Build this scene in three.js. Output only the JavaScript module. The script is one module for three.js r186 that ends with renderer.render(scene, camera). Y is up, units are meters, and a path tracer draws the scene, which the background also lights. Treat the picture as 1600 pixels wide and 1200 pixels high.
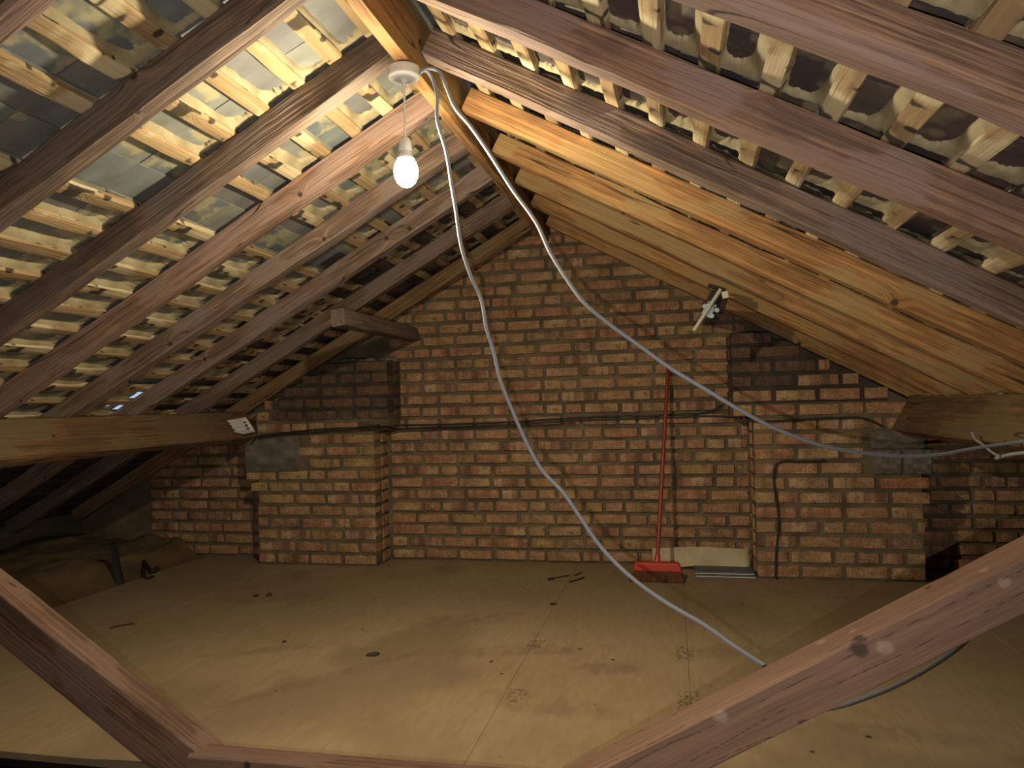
import * as THREE from 'three';
import { mergeGeometries, mergeVertices, toCreasedNormals } from 'three/addons/utils/BufferGeometryUtils.js';
import { RoundedBoxGeometry } from 'three/addons/geometries/RoundedBoxGeometry.js';

// ---------------------------------------------------------------- camera, light, exposure
const scene = new THREE.Scene();
const CAM = new THREE.Vector3(0.739, 0.992, 4.509);
const camera = new THREE.PerspectiveCamera(55.106, 4 / 3, 0.02, 60);
camera.position.copy(CAM);
camera.rotation.order = 'YXZ';
camera.rotation.set(0.0257, 0.2133, -0.0250);
camera.updateMatrixWorld(true);
scene.add(camera);

const renderer = new THREE.WebGLRenderer({ antialias: true });
renderer.toneMapping = THREE.LinearToneMapping;
renderer.toneMappingExposure = 1.35;
renderer.shadowMap.enabled = true;
renderer.shadowMap.type = THREE.PCFSoftShadowMap;

scene.background = new THREE.Color(0.3, 0.42, 0.6);      // daylight, seen only through the gaps in the slates

const BULB = new THREE.Vector3(-0.008, 1.69, 2.464);
const BULB_POWER = 2.75, BULB_DOWN = 1.95, BULB_COLOR = new THREE.Color().setRGB(1, 0.86, 0.60);
const TORCH_POWER = 5.2, TORCH_COLOR = new THREE.Color().setRGB(1, 0.94, 0.88);

// ---------------------------------------------------------------- helpers
function rng(seed) { let a = seed >>> 0; return () => { a = (a + 0x6D2B79F5) >>> 0; let t = a; t = Math.imul(t ^ (t >>> 15), t | 1); t ^= t + Math.imul(t ^ (t >>> 7), t | 61); return ((t ^ (t >>> 14)) >>> 0) / 4294967296; }; }
const clamp = (x, a = 0, b = 1) => Math.min(b, Math.max(a, x));
const mix = (a, b, t) => a + (b - a) * t;
const sst = (a, b, x) => { const t = clamp((x - a) / (b - a)); return t * t * (3 - 2 * t); };
function hash(x, y, s) { let h = (Math.imul(x, 374761393) + Math.imul(y, 668265263) + Math.imul(s, 1442695041)) | 0; h = Math.imul(h ^ (h >>> 13), 1274126177); h ^= h >>> 16; return (h >>> 0) / 4294967296; }
function vn(x, y, px, py, s) {                              // periodic value noise
  const xi = Math.floor(x), yi = Math.floor(y); let fx = x - xi, fy = y - yi; fx = fx * fx * (3 - 2 * fx); fy = fy * fy * (3 - 2 * fy);
  const w = (n, p) => ((n % p) + p) % p, x0 = w(xi, px), x1 = w(xi + 1, px), y0 = w(yi, py), y1 = w(yi + 1, py);
  return mix(mix(hash(x0, y0, s), hash(x1, y0, s), fx), mix(hash(x0, y1, s), hash(x1, y1, s), fx), fy);
}
function fbm(u, v, px, py, oct, s) { let a = 0, t = 0, w = 1; for (let i = 0; i < oct; i++) { a += w * vn(u * px, v * py, px, py, s + i * 17); t += w; w *= 0.5; px *= 2; py *= 2; } return a / t; }
function tex(w, h, fn, srgb = true) {
  const d = new Uint8Array(w * h * 4);
  for (let y = 0; y < h; y++) for (let x = 0; x < w; x++) { const c = fn(x / w, y / h), i = 4 * (y * w + x); const g = Array.isArray(c) ? c : [c, c, c]; d[i] = clamp(g[0], 0, 255); d[i + 1] = clamp(g[1], 0, 255); d[i + 2] = clamp(g[2], 0, 255); d[i + 3] = 255; }
  const t = new THREE.DataTexture(d, w, h); t.wrapS = t.wrapT = THREE.RepeatWrapping; t.magFilter = THREE.LinearFilter; t.minFilter = THREE.LinearMipmapLinearFilter; t.generateMipmaps = true;
  if (srgb) t.colorSpace = THREE.SRGBColorSpace; t.needsUpdate = true; return t;
}
const mix3 = (a, b, t) => [mix(a[0], b[0], t), mix(a[1], b[1], t), mix(a[2], b[2], t)];
const lin = (r, g, b) => new THREE.Color().setRGB(r, g, b);
const used = {};
function nm(n) { const k = used[n] = (used[n] ?? -1) + 1; return k ? n + '_' + String(k).padStart(3, '0') : n; }
function mesh(name, geo, mat, parent = scene) { const m = new THREE.Mesh(geo, mat); m.name = nm(name); m.castShadow = m.receiveShadow = true; parent.add(m); return m; }
function grp(name, parent = scene) { const g = new THREE.Group(); g.name = nm(name); parent.add(g); return g; }
function tag(o, label, category, group) { o.userData.label = label; if (category) o.userData.category = category; if (group) o.userData.group = group; return o; }
function struct(o, label) { o.userData.kind = 'structure'; if (label) o.userData.label = label; return o; }
// the view ray of a photograph pixel, met with the plane n.X = c
const FPX = 1150;
function at(px, py, n, c) { const d = new THREE.Vector3((px - 800) / FPX, -(py - 600) / FPX, -1).applyEuler(camera.rotation); const N = new THREE.Vector3(...n); const t = (c - N.dot(CAM)) / N.dot(d); return CAM.clone().addScaledVector(d, t); }
const atZ = (px, py, z) => at(px, py, [0, 0, 1], z), atY = (px, py, y) => at(px, py, [0, 1, 0], y);
function place(geo, x, y, z, rx = 0, ry = 0, rz = 0) { const e = new THREE.Matrix4().makeRotationFromEuler(new THREE.Euler(rx, ry, rz)); e.setPosition(x, y, z); geo.applyMatrix4(e); return geo; }

// ---------------------------------------------------------------- textures and materials
function woodTex(seed, dark, light, stain, knots) {
  const R = rng(seed), K = []; for (let i = 0; i < knots; i++) K.push([R(), R(), 0.006 + R() * 0.008]);
  const px = (u, v) => {
    let warp = 0, kk = 0;
    for (const [a, b, r] of K) { let du = Math.abs(u - a); du = Math.min(du, 1 - du); let dv = v - b; dv -= Math.round(dv); const d = Math.hypot(du * 2, dv * 0.5); warp += Math.sign(dv) * 0.05 * Math.exp(-(d * d) / (r * r * 9)); kk = Math.max(kk, 1 - sst(r * 0.5, r * 1.3, d)); }
    const g = fbm(u, v + warp + 0.03 * fbm(u, v, 3, 2, 2, seed + 9), 5, 64, 3, seed), f = fbm(u, v + warp, 24, 128, 2, seed + 3), p = fbm(u, v, 9, 5, 4, seed + 5);
    const crack = sst(0.485, 0.5, fbm(u, v + warp * 0.5, 2, 9, 2, seed + 7)) * (1 - sst(0.5, 0.512, fbm(u, v + warp * 0.5, 2, 9, 2, seed + 7))) * sst(0.45, 0.6, fbm(u, v, 6, 3, 2, seed + 8));
    return { t: clamp(0.5 + 1.3 * (g - 0.5) + 0.75 * (f - 0.5)), p, kk, crack };
  };
  const map = tex(1024, 512, (u, v) => { const q = px(u, v); let c = mix3(dark, light, q.t); c = mix3(c, stain, 0.85 * sst(0.5, 0.6, q.p)); c = mix3(c, dark, 0.4 * sst(0.54, 0.64, 1 - q.p)); c = mix3(c, [34, 22, 15], 0.75 * q.kk + 0.8 * q.crack * (1 - q.kk)); return c; });
  const bump = tex(1024, 512, (u, v) => { const q = px(u, v); return 255 * clamp(0.3 + 0.5 * q.t + 0.15 * q.p - 0.35 * q.crack); }, false);
  return { map, bump };
}
const WT = [woodTex(11, [88, 70, 58], [148, 120, 98], [126, 108, 98], 4), woodTex(23, [106, 80, 52], [170, 132, 88], [138, 118, 84], 3), woodTex(37, [82, 68, 58], [134, 114, 98], [112, 100, 90], 4)];
{ const R = rng(5), B = []; for (let i = 0; i < 26; i++) B.push([R(), R(), 0.008 + R() * 0.022, R()]);
  const base = (u, v) => { const g = fbm(u, v, 4, 40, 3, 141), f = fbm(u, v, 30, 120, 2, 143); let c = mix3([96, 73, 60], [140, 109, 87], clamp(0.2 + 0.7 * g + 0.5 * (f - 0.5))); const k = fbm(u, v + 0.02 * fbm(u, v, 4, 4, 3, 147), 3, 14, 3, 145), cr = sst(0.492, 0.5, k) * (1 - sst(0.5, 0.508, k)); c = mix3(c, [52, 36, 28], 0.85 * cr);
    for (const [a, b, r, s] of B) { let du = Math.abs(u - a); du = Math.min(du, 1 - du); let dv = Math.abs(v - b); dv = Math.min(dv, 1 - dv); const d = Math.hypot(du * 2, dv * 0.5) / r + 1.5 * (fbm(u, v, 50, 18, 4, 149) - 0.5); if (d < 1) c = s > 0.35 ? mix3(c, [172, 156, 140], 0.5 * (1 - sst(0.3, 1, d))) : mix3(c, [52, 38, 34], 0.7 * (1 - sst(0.2, 0.6, d))); }
    return c; };
  WT.push({ map: tex(1024, 512, base), bump: tex(1024, 512, (u, v) => { const k = fbm(u, v + 0.02 * fbm(u, v, 4, 4, 3, 147), 3, 14, 3, 145); return 255 * clamp(0.35 + 0.5 * fbm(u, v, 4, 40, 3, 141) - 0.4 * sst(0.492, 0.5, k) * (1 - sst(0.5, 0.508, k))); }, false) }); }
const wood = (k, r, g, b, rough = 0.85) => new THREE.MeshStandardMaterial({ map: WT[k].map, bumpMap: WT[k].bump, bumpScale: 0.006, roughness: rough, color: lin(r, g, b) });
const M = {
  rafter: [wood(0, 1, 1, 1), wood(1, 1, 0.98, 0.95), wood(2, 1, 0.95, 0.9), wood(1, 0.8, 0.76, 0.72), wood(0, 1.2, 1.08, 1.02), wood(1, 1.35, 1.2, 0.92), wood(1, 1.2, 1.12, 0.95)],
  orange: wood(1, 1.3, 1.12, 0.85), strut: wood(0, 0.72, 0.6, 0.52), dusty: wood(3, 1, 0.98, 0.96), purlin: wood(1, 0.56, 0.52, 0.48),
};
function brickTex(seed, base, spots, band) {
  const R = rng(seed), B = []; for (let i = 0; i < 5; i++) B.push([R(), 0.03 + R() * 0.09, R() - 0.5]);
  return tex(256, 128, (u, v) => {
    let c = mix3(base.map((x) => x * 0.78), base.map((x) => x * 1.14), fbm(u, v, 6, 4, 4, seed));
    c = mix3(c, spots, 0.7 * sst(0.56, 0.72, fbm(u, v, 4, 3, 4, seed + 4)));
    for (const [a, w, s] of B) { let d = Math.abs(u - a); d = Math.min(d, 1 - d); c = mix3(c, s > 0 ? spots : base.map((x) => x * 0.7), band * (1 - sst(w * 0.6, w, d + 0.03 * fbm(u, v, 4, 8, 2, seed + 6)))); }
    return mix3(c, [62, 44, 34], 0.5 * sst(0.72, 0.8, fbm(u, v, 40, 20, 2, seed + 8)));
  });
}
const brickBump = tex(256, 128, (u, v) => 255 * clamp(0.55 + 0.5 * (fbm(u, v, 10, 6, 4, 91) - 0.5) - 0.6 * sst(0.66, 0.74, fbm(u, v, 30, 16, 2, 95))), false);
const brickMat = (t, r, g, b) => new THREE.MeshStandardMaterial({ map: t, bumpMap: brickBump, bumpScale: 0.004, roughness: 0.93, color: lin(r, g, b) });
{
  const a = brickTex(5, [164, 126, 92], [184, 152, 114], 0.2), b = brickTex(6, [164, 131, 93], [184, 156, 114], 0.3), c = brickTex(7, [160, 118, 88], [178, 142, 106], 0.3), d = brickTex(8, [136, 108, 84], [160, 130, 100], 0.35), e = brickTex(9, [158, 118, 90], [186, 160, 124], 0.6);
  M.brick = [brickMat(a, 1, 1, 1), brickMat(b, 1, 1, 1), brickMat(c, 1, 0.98, 0.95), brickMat(a, 0.9, 0.86, 0.82), brickMat(b, 1, 0.98, 0.98), brickMat(c, 1.03, 0.98, 0.94), brickMat(b, 0.9, 0.88, 0.76), brickMat(e, 1, 1, 1), brickMat(a, 1.04, 1, 0.96), brickMat(e, 0.9, 0.86, 0.84), brickMat(d, 1.1, 1.05, 1), brickMat(a, 1, 0.94, 0.86)];
  M.darkTop = [brickMat(d, 0.4, 0.4, 0.44), brickMat(d, 0.48, 0.45, 0.44), brickMat(a, 0.36, 0.34, 0.34)];  // darker bricks for the upper part of the piers
  M.red = [brickMat(c, 1.05, 0.84, 0.72)];
  M.buff = [brickMat(b, 1.05, 1.1, 0.95), brickMat(b, 0.95, 1, 0.85)];
}
const noiseTex = (seed, a, b, n, w = 512) => tex(w, w, (u, v) => mix3(a, b, clamp(fbm(u, v, n, n, 5, seed) * 1.7 - 0.35)));
const lumpBump = tex(256, 256, (u, v) => 255 * fbm(u, v, 6, 6, 5, 71), false);
const std = (o) => new THREE.MeshStandardMaterial({ roughness: 0.9, ...o });
M.mortar = std({ map: noiseTex(41, [78, 68, 50], [114, 100, 74], 8), bumpMap: lumpBump, bumpScale: 0.008 });
M.darkMortar = std({ map: noiseTex(50, [44, 37, 31], [70, 60, 50], 8), bumpMap: lumpBump, bumpScale: 0.008 });  // darker mortar for the pier tops
M.render = std({ map: noiseTex(42, [82, 76, 66], [120, 112, 98], 6), bumpMap: lumpBump, bumpScale: 0.006 });
M.lime = std({ map: noiseTex(43, [134, 121, 90], [178, 166, 131], 7), bumpMap: lumpBump, bumpScale: 0.008 });
M.batten = [0, 1, 2].map((i) => std({ map: tex(512, 128, (u, v) => mix3(mix3([132, 106, 72], [180, 154, 112], fbm(u, v, 6, 40, 3, 51 + i)), [204, 190, 152], 0.8 * sst(0.47, 0.62, fbm(u, v, 14, 4, 4, 55 + i))).map((x) => x * (1 - 0.6 * sst(0.8, 0.86, vn(u * 60, v * 12, 60, 12, 58 + i))))), bumpMap: WT[1].bump, bumpScale: 0.003 }));
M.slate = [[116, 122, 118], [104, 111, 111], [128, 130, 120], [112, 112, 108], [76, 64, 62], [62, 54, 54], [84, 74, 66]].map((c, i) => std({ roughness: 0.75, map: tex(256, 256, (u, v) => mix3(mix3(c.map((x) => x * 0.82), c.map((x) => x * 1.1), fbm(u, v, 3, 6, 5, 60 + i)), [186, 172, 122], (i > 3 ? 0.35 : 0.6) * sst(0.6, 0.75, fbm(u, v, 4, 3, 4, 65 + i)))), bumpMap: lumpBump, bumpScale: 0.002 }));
M.black = std({ color: lin(0.018, 0.015, 0.012), roughness: 0.6 });
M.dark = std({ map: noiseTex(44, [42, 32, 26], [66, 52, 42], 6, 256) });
M.cable = std({ color: lin(0.26, 0.27, 0.29), roughness: 0.6 });
M.white = std({ color: lin(0.72, 0.71, 0.66), roughness: 0.5 });
M.wool = std({ map: noiseTex(45, [70, 56, 32], [112, 92, 56], 12), bumpMap: lumpBump, bumpScale: 0.03, roughness: 1 });

// floor sheets share one sheet of colour, laid out in metres: x -2.6..2.6, z 0..5.2
const FR = rng(77), FLECK = []; for (let i = 0; i < 60; i++) FLECK.push([FR(), FR(), 0.0006 + FR() * 0.0016]);
const STAIN = [[-0.95, 1.75, 0.22, 0.06, 0.5], [-0.55, 2.0, 0.5, 0.05, 0.9], [0.3, 2.1, 0.25, 0.1, -0.2], [-1.5, 1.0, 0.35, 0.12, 0.2], [0.95, 1.5, 0.2, 0.1, 0.1], [-0.2, 1.2, 0.3, 0.12, 0.3], [0.5, 1.75, 0.2, 0.07, 0], [1.3, 0.55, 0.2, 0.02, 0], [0.1, 1.6, 0.3, 0.08, 0.2], [1.35, 2.15, 0.3, 0.07, -0.15], [1.75, 2.3, 0.3, 0.05, -0.2]];
const floorMap = tex(2048, 2048, (u, v) => {
  const x = u * 5.2 - 2.6, z = v * 5.2;
  let c = mix3([130, 110, 80], [158, 137, 103], clamp(0.5 + 1.3 * (fbm(u, v, 5, 7, 5, 31) - 0.5) + 0.5 * (fbm(u, v, 400, 90, 2, 33) - 0.5)));
  c = mix3(c, [110, 92, 68], 0.5 * sst(0.52, 0.7, fbm(u, v, 9, 6, 5, 35)));
  for (const [sx, sz, a, b, r] of STAIN) { const dx = x - sx, dz = z - sz, p = dx * Math.cos(r) - dz * Math.sin(r), q = dx * Math.sin(r) + dz * Math.cos(r); const d = Math.hypot(p / a, q / b) + 0.9 * (fbm(u, v, 40, 40, 4, 37) - 0.5); if (d < 1.2) c = mix3(c, [98, 80, 58], 0.3 * (1 - sst(0.5, 1.1, d)) * (0.4 + 0.6 * sst(0.45, 0.6, fbm(u, v, 160, 90, 2, 39)))); }
  for (const [a, b, r] of FLECK) { const d = Math.hypot(u - a, v - b); if (d < r) c = mix3(c, [44, 30, 20], 0.8 * (1 - sst(r * 0.6, r, d))); }
  for (const [sx, z0, z1] of [[0.758, 1.46, 1.62], [0.76, 1.92, 2.1], [0.16, 1.46, 1.56], [0.19, 1.98, 2.1]]) if (Math.abs(x - sx) < 0.035 && z > z0 && z < z1 && hash(Math.floor(x * 150), Math.floor(z * 90), 3) > 0.62) c = mix3(c, [80, 62, 44], 0.5);   // faint printed stamp
  return c;
});
M.floor = std({ map: floorMap, roughness: 0.8 });

// ---------------------------------------------------------------- timber
function timberGeo(len, h, w, seed, rough = 0.003, ch = 0.006) {     // runs along +x from 0, underside at y = 0, centred on z
  const R = rng(seed), n = Math.max(2, Math.ceil(len / 0.09)), pts = [], uv = [], idx = [];
  const sec = [[ch, 0], [h - ch, 0], [h, ch], [h, w - ch], [h - ch, w], [ch, w], [0, w - ch], [0, ch]].map(([a, b]) => [a, b - w / 2]);
  const per = [0]; for (let k = 0; k < 8; k++) { const a = sec[k], b = sec[(k + 1) % 8]; per.push(per[k] + Math.hypot(a[0] - b[0], a[1] - b[1])); }
  const ou = R() * 2, ov = R();
  const off = sec.map(() => [R() * 99, R() * 99]);
  for (let i = 0; i <= n; i++) {
    const x = len * i / n;
    for (let k = 0; k <= 8; k++) {
      const q = k % 8, [a, b] = off[q], dy = (0.65 * vn(x * 4 + a, b, 997, 997, seed) + 0.35 * vn(x * 11 + a, b, 997, 997, seed + 3) - 0.5) * 2 * rough, dz = (vn(x * 6 + b, a, 997, 997, seed + 1) - 0.5) * 2 * rough;
      pts.push(x, sec[q][0] + dy, sec[q][1] + dz); uv.push(x * 0.5 + ou, per[k] * 2 + ov);
    }
  }
  for (let i = 0; i < n; i++) for (let k = 0; k < 8; k++) { const a = i * 9 + k, b = a + 9; idx.push(a, b, a + 1, b, b + 1, a + 1); }
  for (const [i, s] of [[0, 1], [n, -1]]) {
    const c0 = pts.length / 3; for (let k = 0; k < 8; k++) { const j = (i * 9 + k) * 3; pts.push(pts[j], pts[j + 1], pts[j + 2]); uv.push(pts[j + 1] * 3 + ou, pts[j + 2] * 6 + ov); }
    for (let k = 1; k < 7; k++) s > 0 ? idx.push(c0, c0 + k, c0 + k + 1) : idx.push(c0, c0 + k + 1, c0 + k);
  }
  const g = new THREE.BufferGeometry(); g.setAttribute('position', new THREE.Float32BufferAttribute(pts, 3)); g.setAttribute('uv', new THREE.Float32BufferAttribute(uv, 2)); g.setIndex(idx);
  return toCreasedNormals(g, 0.6);
}
// point a timber from a to b; up = the outward direction of its height
function aim(o, a, b, up) { const X = b.clone().sub(a).normalize(), Z = new THREE.Vector3().crossVectors(X, up).normalize(), Y = new THREE.Vector3().crossVectors(Z, X); o.matrix.makeBasis(X, Y, Z); o.quaternion.setFromRotationMatrix(o.matrix); o.position.copy(a); return o; }

// ---------------------------------------------------------------- the roof planes
const TN = 0.553, ANG = Math.atan(TN), CA = Math.cos(ANG), SA = Math.sin(ANG), APEX = 2.075, RH = 0.088, BH = 0.024;
const under = (x) => APEX - TN * Math.abs(x);
const slateY = (x) => under(x) + (RH + BH) / CA;

// brick walls -------------------------------------------------------
function brickGeo(L, seed, h = 0.062, d = 0.102) {               // front face at z = 0, centred on x and y, body goes back
  const R = rng(seed), nx = 6, ny = 4, pos = [], uv = [], idx = [], ou = R(), ov = R(), round = R() * R();
  for (let j = 0; j <= ny; j++) for (let i = 0; i <= nx; i++) {
    const fx = i / nx, fy = j / ny, ex = i === 0 || i === nx, ey = j === 0 || j === ny;
    const gx = ex ? fx : mix(0.035, 0.965, (i - 1) / (nx - 2)), gy = ey ? fy : mix(0.09, 0.91, (j - 1) / (ny - 2));
    let x = (gx - 0.5) * L, y = (gy - 0.5) * h, z = (R() - 0.5) * 0.0022;
    if (ex || ey) { z -= 0.005 + R() * 0.004; x -= Math.sign(x) * R() * 0.006 * (ex ? 1 : 0); y -= Math.sign(y) * R() * 0.006 * (ey ? 1 : 0); }
    if (ex && ey) { x -= Math.sign(x) * (0.003 + (0.004 + 0.012 * round) * R()); y *= 0.9 - (0.1 + 0.35 * round) * R(); z -= 0.003; }
    pos.push(x, y, z); uv.push((x + L / 2) / 0.23 + ou, y / 0.115 + ov);
  }
  const W = nx + 1; for (let j = 0; j < ny; j++) for (let i = 0; i < nx; i++) { const a = j * W + i; idx.push(a, a + 1, a + W, a + 1, a + W + 1, a + W); }
  const rim = []; for (let i = 0; i < nx; i++) rim.push(i); for (let j = 0; j < ny; j++) rim.push(j * W + nx); for (let i = nx; i > 0; i--) rim.push(ny * W + i); for (let j = ny; j > 0; j--) rim.push(j * W);
  const b0 = pos.length / 3; rim.forEach((r) => { pos.push(pos[3 * r], pos[3 * r + 1], -d); uv.push(uv[2 * r] + 0.3, uv[2 * r + 1] + 0.3); });
  rim.forEach((r, k) => { const n = (k + 1) % rim.length; idx.push(r, b0 + k, rim[n], rim[n], b0 + k, b0 + n); });
  const g = new THREE.BufferGeometry(); g.setAttribute('position', new THREE.Float32BufferAttribute(pos, 3)); g.setAttribute('uv', new THREE.Float32BufferAttribute(uv, 2)); g.setIndex(idx);
  return toCreasedNormals(g, 1.0);
}
const STRETCH = [1, 2, 3, 4, 5, 6, 7, 8, 9, 10, 11, 12].map((s) => brickGeo(0.215, s)), HEADER = [21, 22, 23, 24, 25, 26, 27, 28].map((s) => brickGeo(0.104, s));
function addBrick(parent, R, x, y, z, L, pool, opt = {}) {
  const head = L < 0.15, V = head ? HEADER : STRETCH, b = new THREE.Mesh(V[Math.floor(R() * V.length)], pool[Math.floor(R() * pool.length)]);
  b.name = 'brick'; b.castShadow = b.receiveShadow = true; parent.add(b);
  b.name = 'brick' + (parent.userData.n ? '_' + String(parent.userData.n).padStart(3, '0') : ''); parent.userData.n = (parent.userData.n ?? 0) + 1;
  b.scale.set(L / (head ? 0.104 : 0.215), (opt.h ?? 0.062) / 0.062 * (0.95 + R() * 0.08), opt.d ? opt.d / 0.102 : 1);
  if (opt.turn) b.rotation.y = opt.turn; b.rotation.z = (R() - 0.5) * 0.022;
  b.position.set(x, y, z); return b;
}
// a row of bricks between xa and xb: calls lay(centre, length)
function row(R, xa, xb, k, lay, heads = 0.3) {
  const J = 0.013; let x = xa + J * 0.4;
  let first = k % 2 ? 0.104 : 0.215; if (R() < 0.2) first = 0.16;
  while (x < xb - 0.03) {
    let L = first || (R() < heads ? 0.104 : 0.212); first = 0; L *= 0.975 + R() * 0.04;
    if (x + L > xb - 0.05) L = xb - J * 0.4 - x;
    if (L > 0.26) { const h = L * 0.5 - J * 0.5; lay(x + h / 2, h); x += h + J; L = h; }
    lay(x + L / 2, L); x += L + J * (0.8 + R() * 0.6);
  }
}
const wallBack = grp('wall_back'); struct(wallBack, 'red and buff brick gable wall with dark mortar under the roof');
const wallEave = [grp('wall_back_left'), grp('wall_back_right')]; struct(wallEave[0], 'shadowed brick gable wall at the eaves beyond the dark topped pier'); struct(wallEave[1], 'shadowed brick gable wall at the eaves beyond the pier with the black wire');
{
  const R = rng(301), C = 0.0755;
  const core = new THREE.Shape(); core.moveTo(-3.5, -0.1); core.lineTo(3.5, -0.1); core.lineTo(3.5, slateY(3.5)); core.lineTo(0, slateY(0)); core.lineTo(-3.5, slateY(3.5));
  const cg = new THREE.ExtrudeGeometry(core, { depth: 0.2, bevelEnabled: false }); cg.translate(0, 0, -0.215); mesh('mortar', cg, M.mortar, wallBack);
  for (let k = 0; k < 28; k++) {
    const y = 0.004 + C * (k + 0.5), top = y + 0.036;
    const reach = (slateY(0) - 0.03 - top) / TN;                            // half width of the gable at the top of this course
    for (const [xa, xb] of [[-2.85, -1.86], [-1.06, 1.17], [2.0, 2.85]]) {
      const a = Math.max(xa, -reach), b = Math.min(xb, reach); if (b - a < 0.05) continue;
      row(R, a, b, k, (x, L) => { const p = k > 17 && R() < 0.5 ? M.brick.slice(0, 7) : M.brick; addBrick(xa === -1.06 ? wallBack : xa < 0 ? wallEave[0] : wallEave[1], R, x, y + (R() - 0.5) * 0.004, (R() - 0.5) * 0.006, L, p); }, xa === -1.06 ? 0.33 : 0.3);
    }
  }
}
function pier(side, xi, xo, zf, C, seed, step) {                  // xi inner edge, xo outer edge (absolute x), zf projection
  const g = grp('brick_pillar'), R = rng(seed), s = side; struct(g);
  const topAt = (x) => Math.min(step.top + 0.02 * Math.sin(x * 40), under(x) - 0.012);
  const sh = new THREE.Shape(), ins = 0.009;
  sh.moveTo(s * (xi + ins), 0); sh.lineTo(s * (xo - ins), 0); sh.lineTo(s * (xo - ins), 0.8); sh.lineTo(s * (xo - ins + 0.02), topAt(xo) - 0.03); sh.lineTo(s * (xi + 0.2), topAt(xi + 0.2) - 0.02); sh.lineTo(s * (step.x + ins), step.top - 0.02); sh.lineTo(s * (step.x + ins), step.y); sh.lineTo(s * (xi + ins), step.y);
  const darkTop = new THREE.Shape(); darkTop.moveTo(s * (step.x + ins - 0.002), step.y + 0.055); darkTop.lineTo(s * (step.x + ins - 0.002), step.top - 0.018); darkTop.lineTo(s * (xi + 0.2), topAt(xi + 0.2) - 0.018); darkTop.lineTo(s * (xo - 0.16), topAt(xo - 0.16) - 0.02); darkTop.lineTo(s * (xo - 0.16), step.y + 0.055);
  mesh('dark_mortar', new THREE.ExtrudeGeometry(darkTop, { depth: zf - 0.006, bevelEnabled: false }), M.darkMortar, g);  // darker mortar face over the upper pier
  const core = new THREE.ExtrudeGeometry(sh, { depth: zf - 0.008, bevelEnabled: false }); mesh('mortar', core, M.mortar, g);
  const n = Math.ceil(step.top / C);
  for (let k = 0; k < n; k++) {
    const y = 0.003 + C * (k + 0.5), top = y + 0.034, up = y > step.y;
    if (top > step.top + 0.02) break;
    const a = up ? step.x : xi; let b = xo; for (const [c0, c1, dx] of step.corbel) if (y > c0 && y < c1) b = xo + dx;
    b = Math.min(b, (APEX - 0.012 - top) / TN); if (b - a < 0.06) continue;
    row(R, a, b, k, (x, L) => {
      let pool = M.brick; for (const [x0, x1, y0, y1, p] of step.pools) if (x > x0 && x < x1 && y > y0 && y < y1) pool = p;
      for (const [x0, x1, y0, y1] of step.skip) if (x > x0 && x < x1 && y > y0 && y < y1) return;
      addBrick(g, R, s * x, y + (R() - 0.5) * 0.003, zf + (R() - 0.5) * 0.005, L, pool, { h: C - 0.0135 });
    }, 0.28);
    addBrick(g, R, s * (a + 0.0), y, (zf - 0.106) / 2 + 0.0, zf - 0.112, up ? M.darkTop : M.brick, { h: C - 0.011, turn: -s * Math.PI / 2, d: 0.08 });
  }
  return g;
}
const pierL = pier(-1, 1.068, 1.885, 0.22, 0.0752, 411, { x: 0.975, y: 0.87, top: 1.29, corbel: [[0.42, 0.5, 0.05], [0.5, 0.84, 0.085]], skip: [[1.58, 2.1, 0.58, 0.83]], pools: [[0.9, 1.75, 0.93, 1.4, M.darkTop], [0.9, 1.2, 0.84, 1.4, M.darkTop], [1.6, 2, 0.4, 0.6, M.buff]] });
pierL.userData.label = 'brick pier carrying the purlin with the white torn tag, darker at its top';
const pierR = pier(1, 1.163, 2.015, 0.28, 0.0795, 523, { x: 1.06, y: 0.9, top: 1.36, corbel: [[0.42, 0.78, 0.035]], skip: [[1.76, 2.1, 0.555, 0.8]], pools: [[1.7, 2.1, 0.47, 0.56, M.red], [1.0, 1.5, 1.0, 1.5, M.darkTop]] });
pierR.userData.label = 'brick pier beside the broom with a thin black wire clipped down it';
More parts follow.
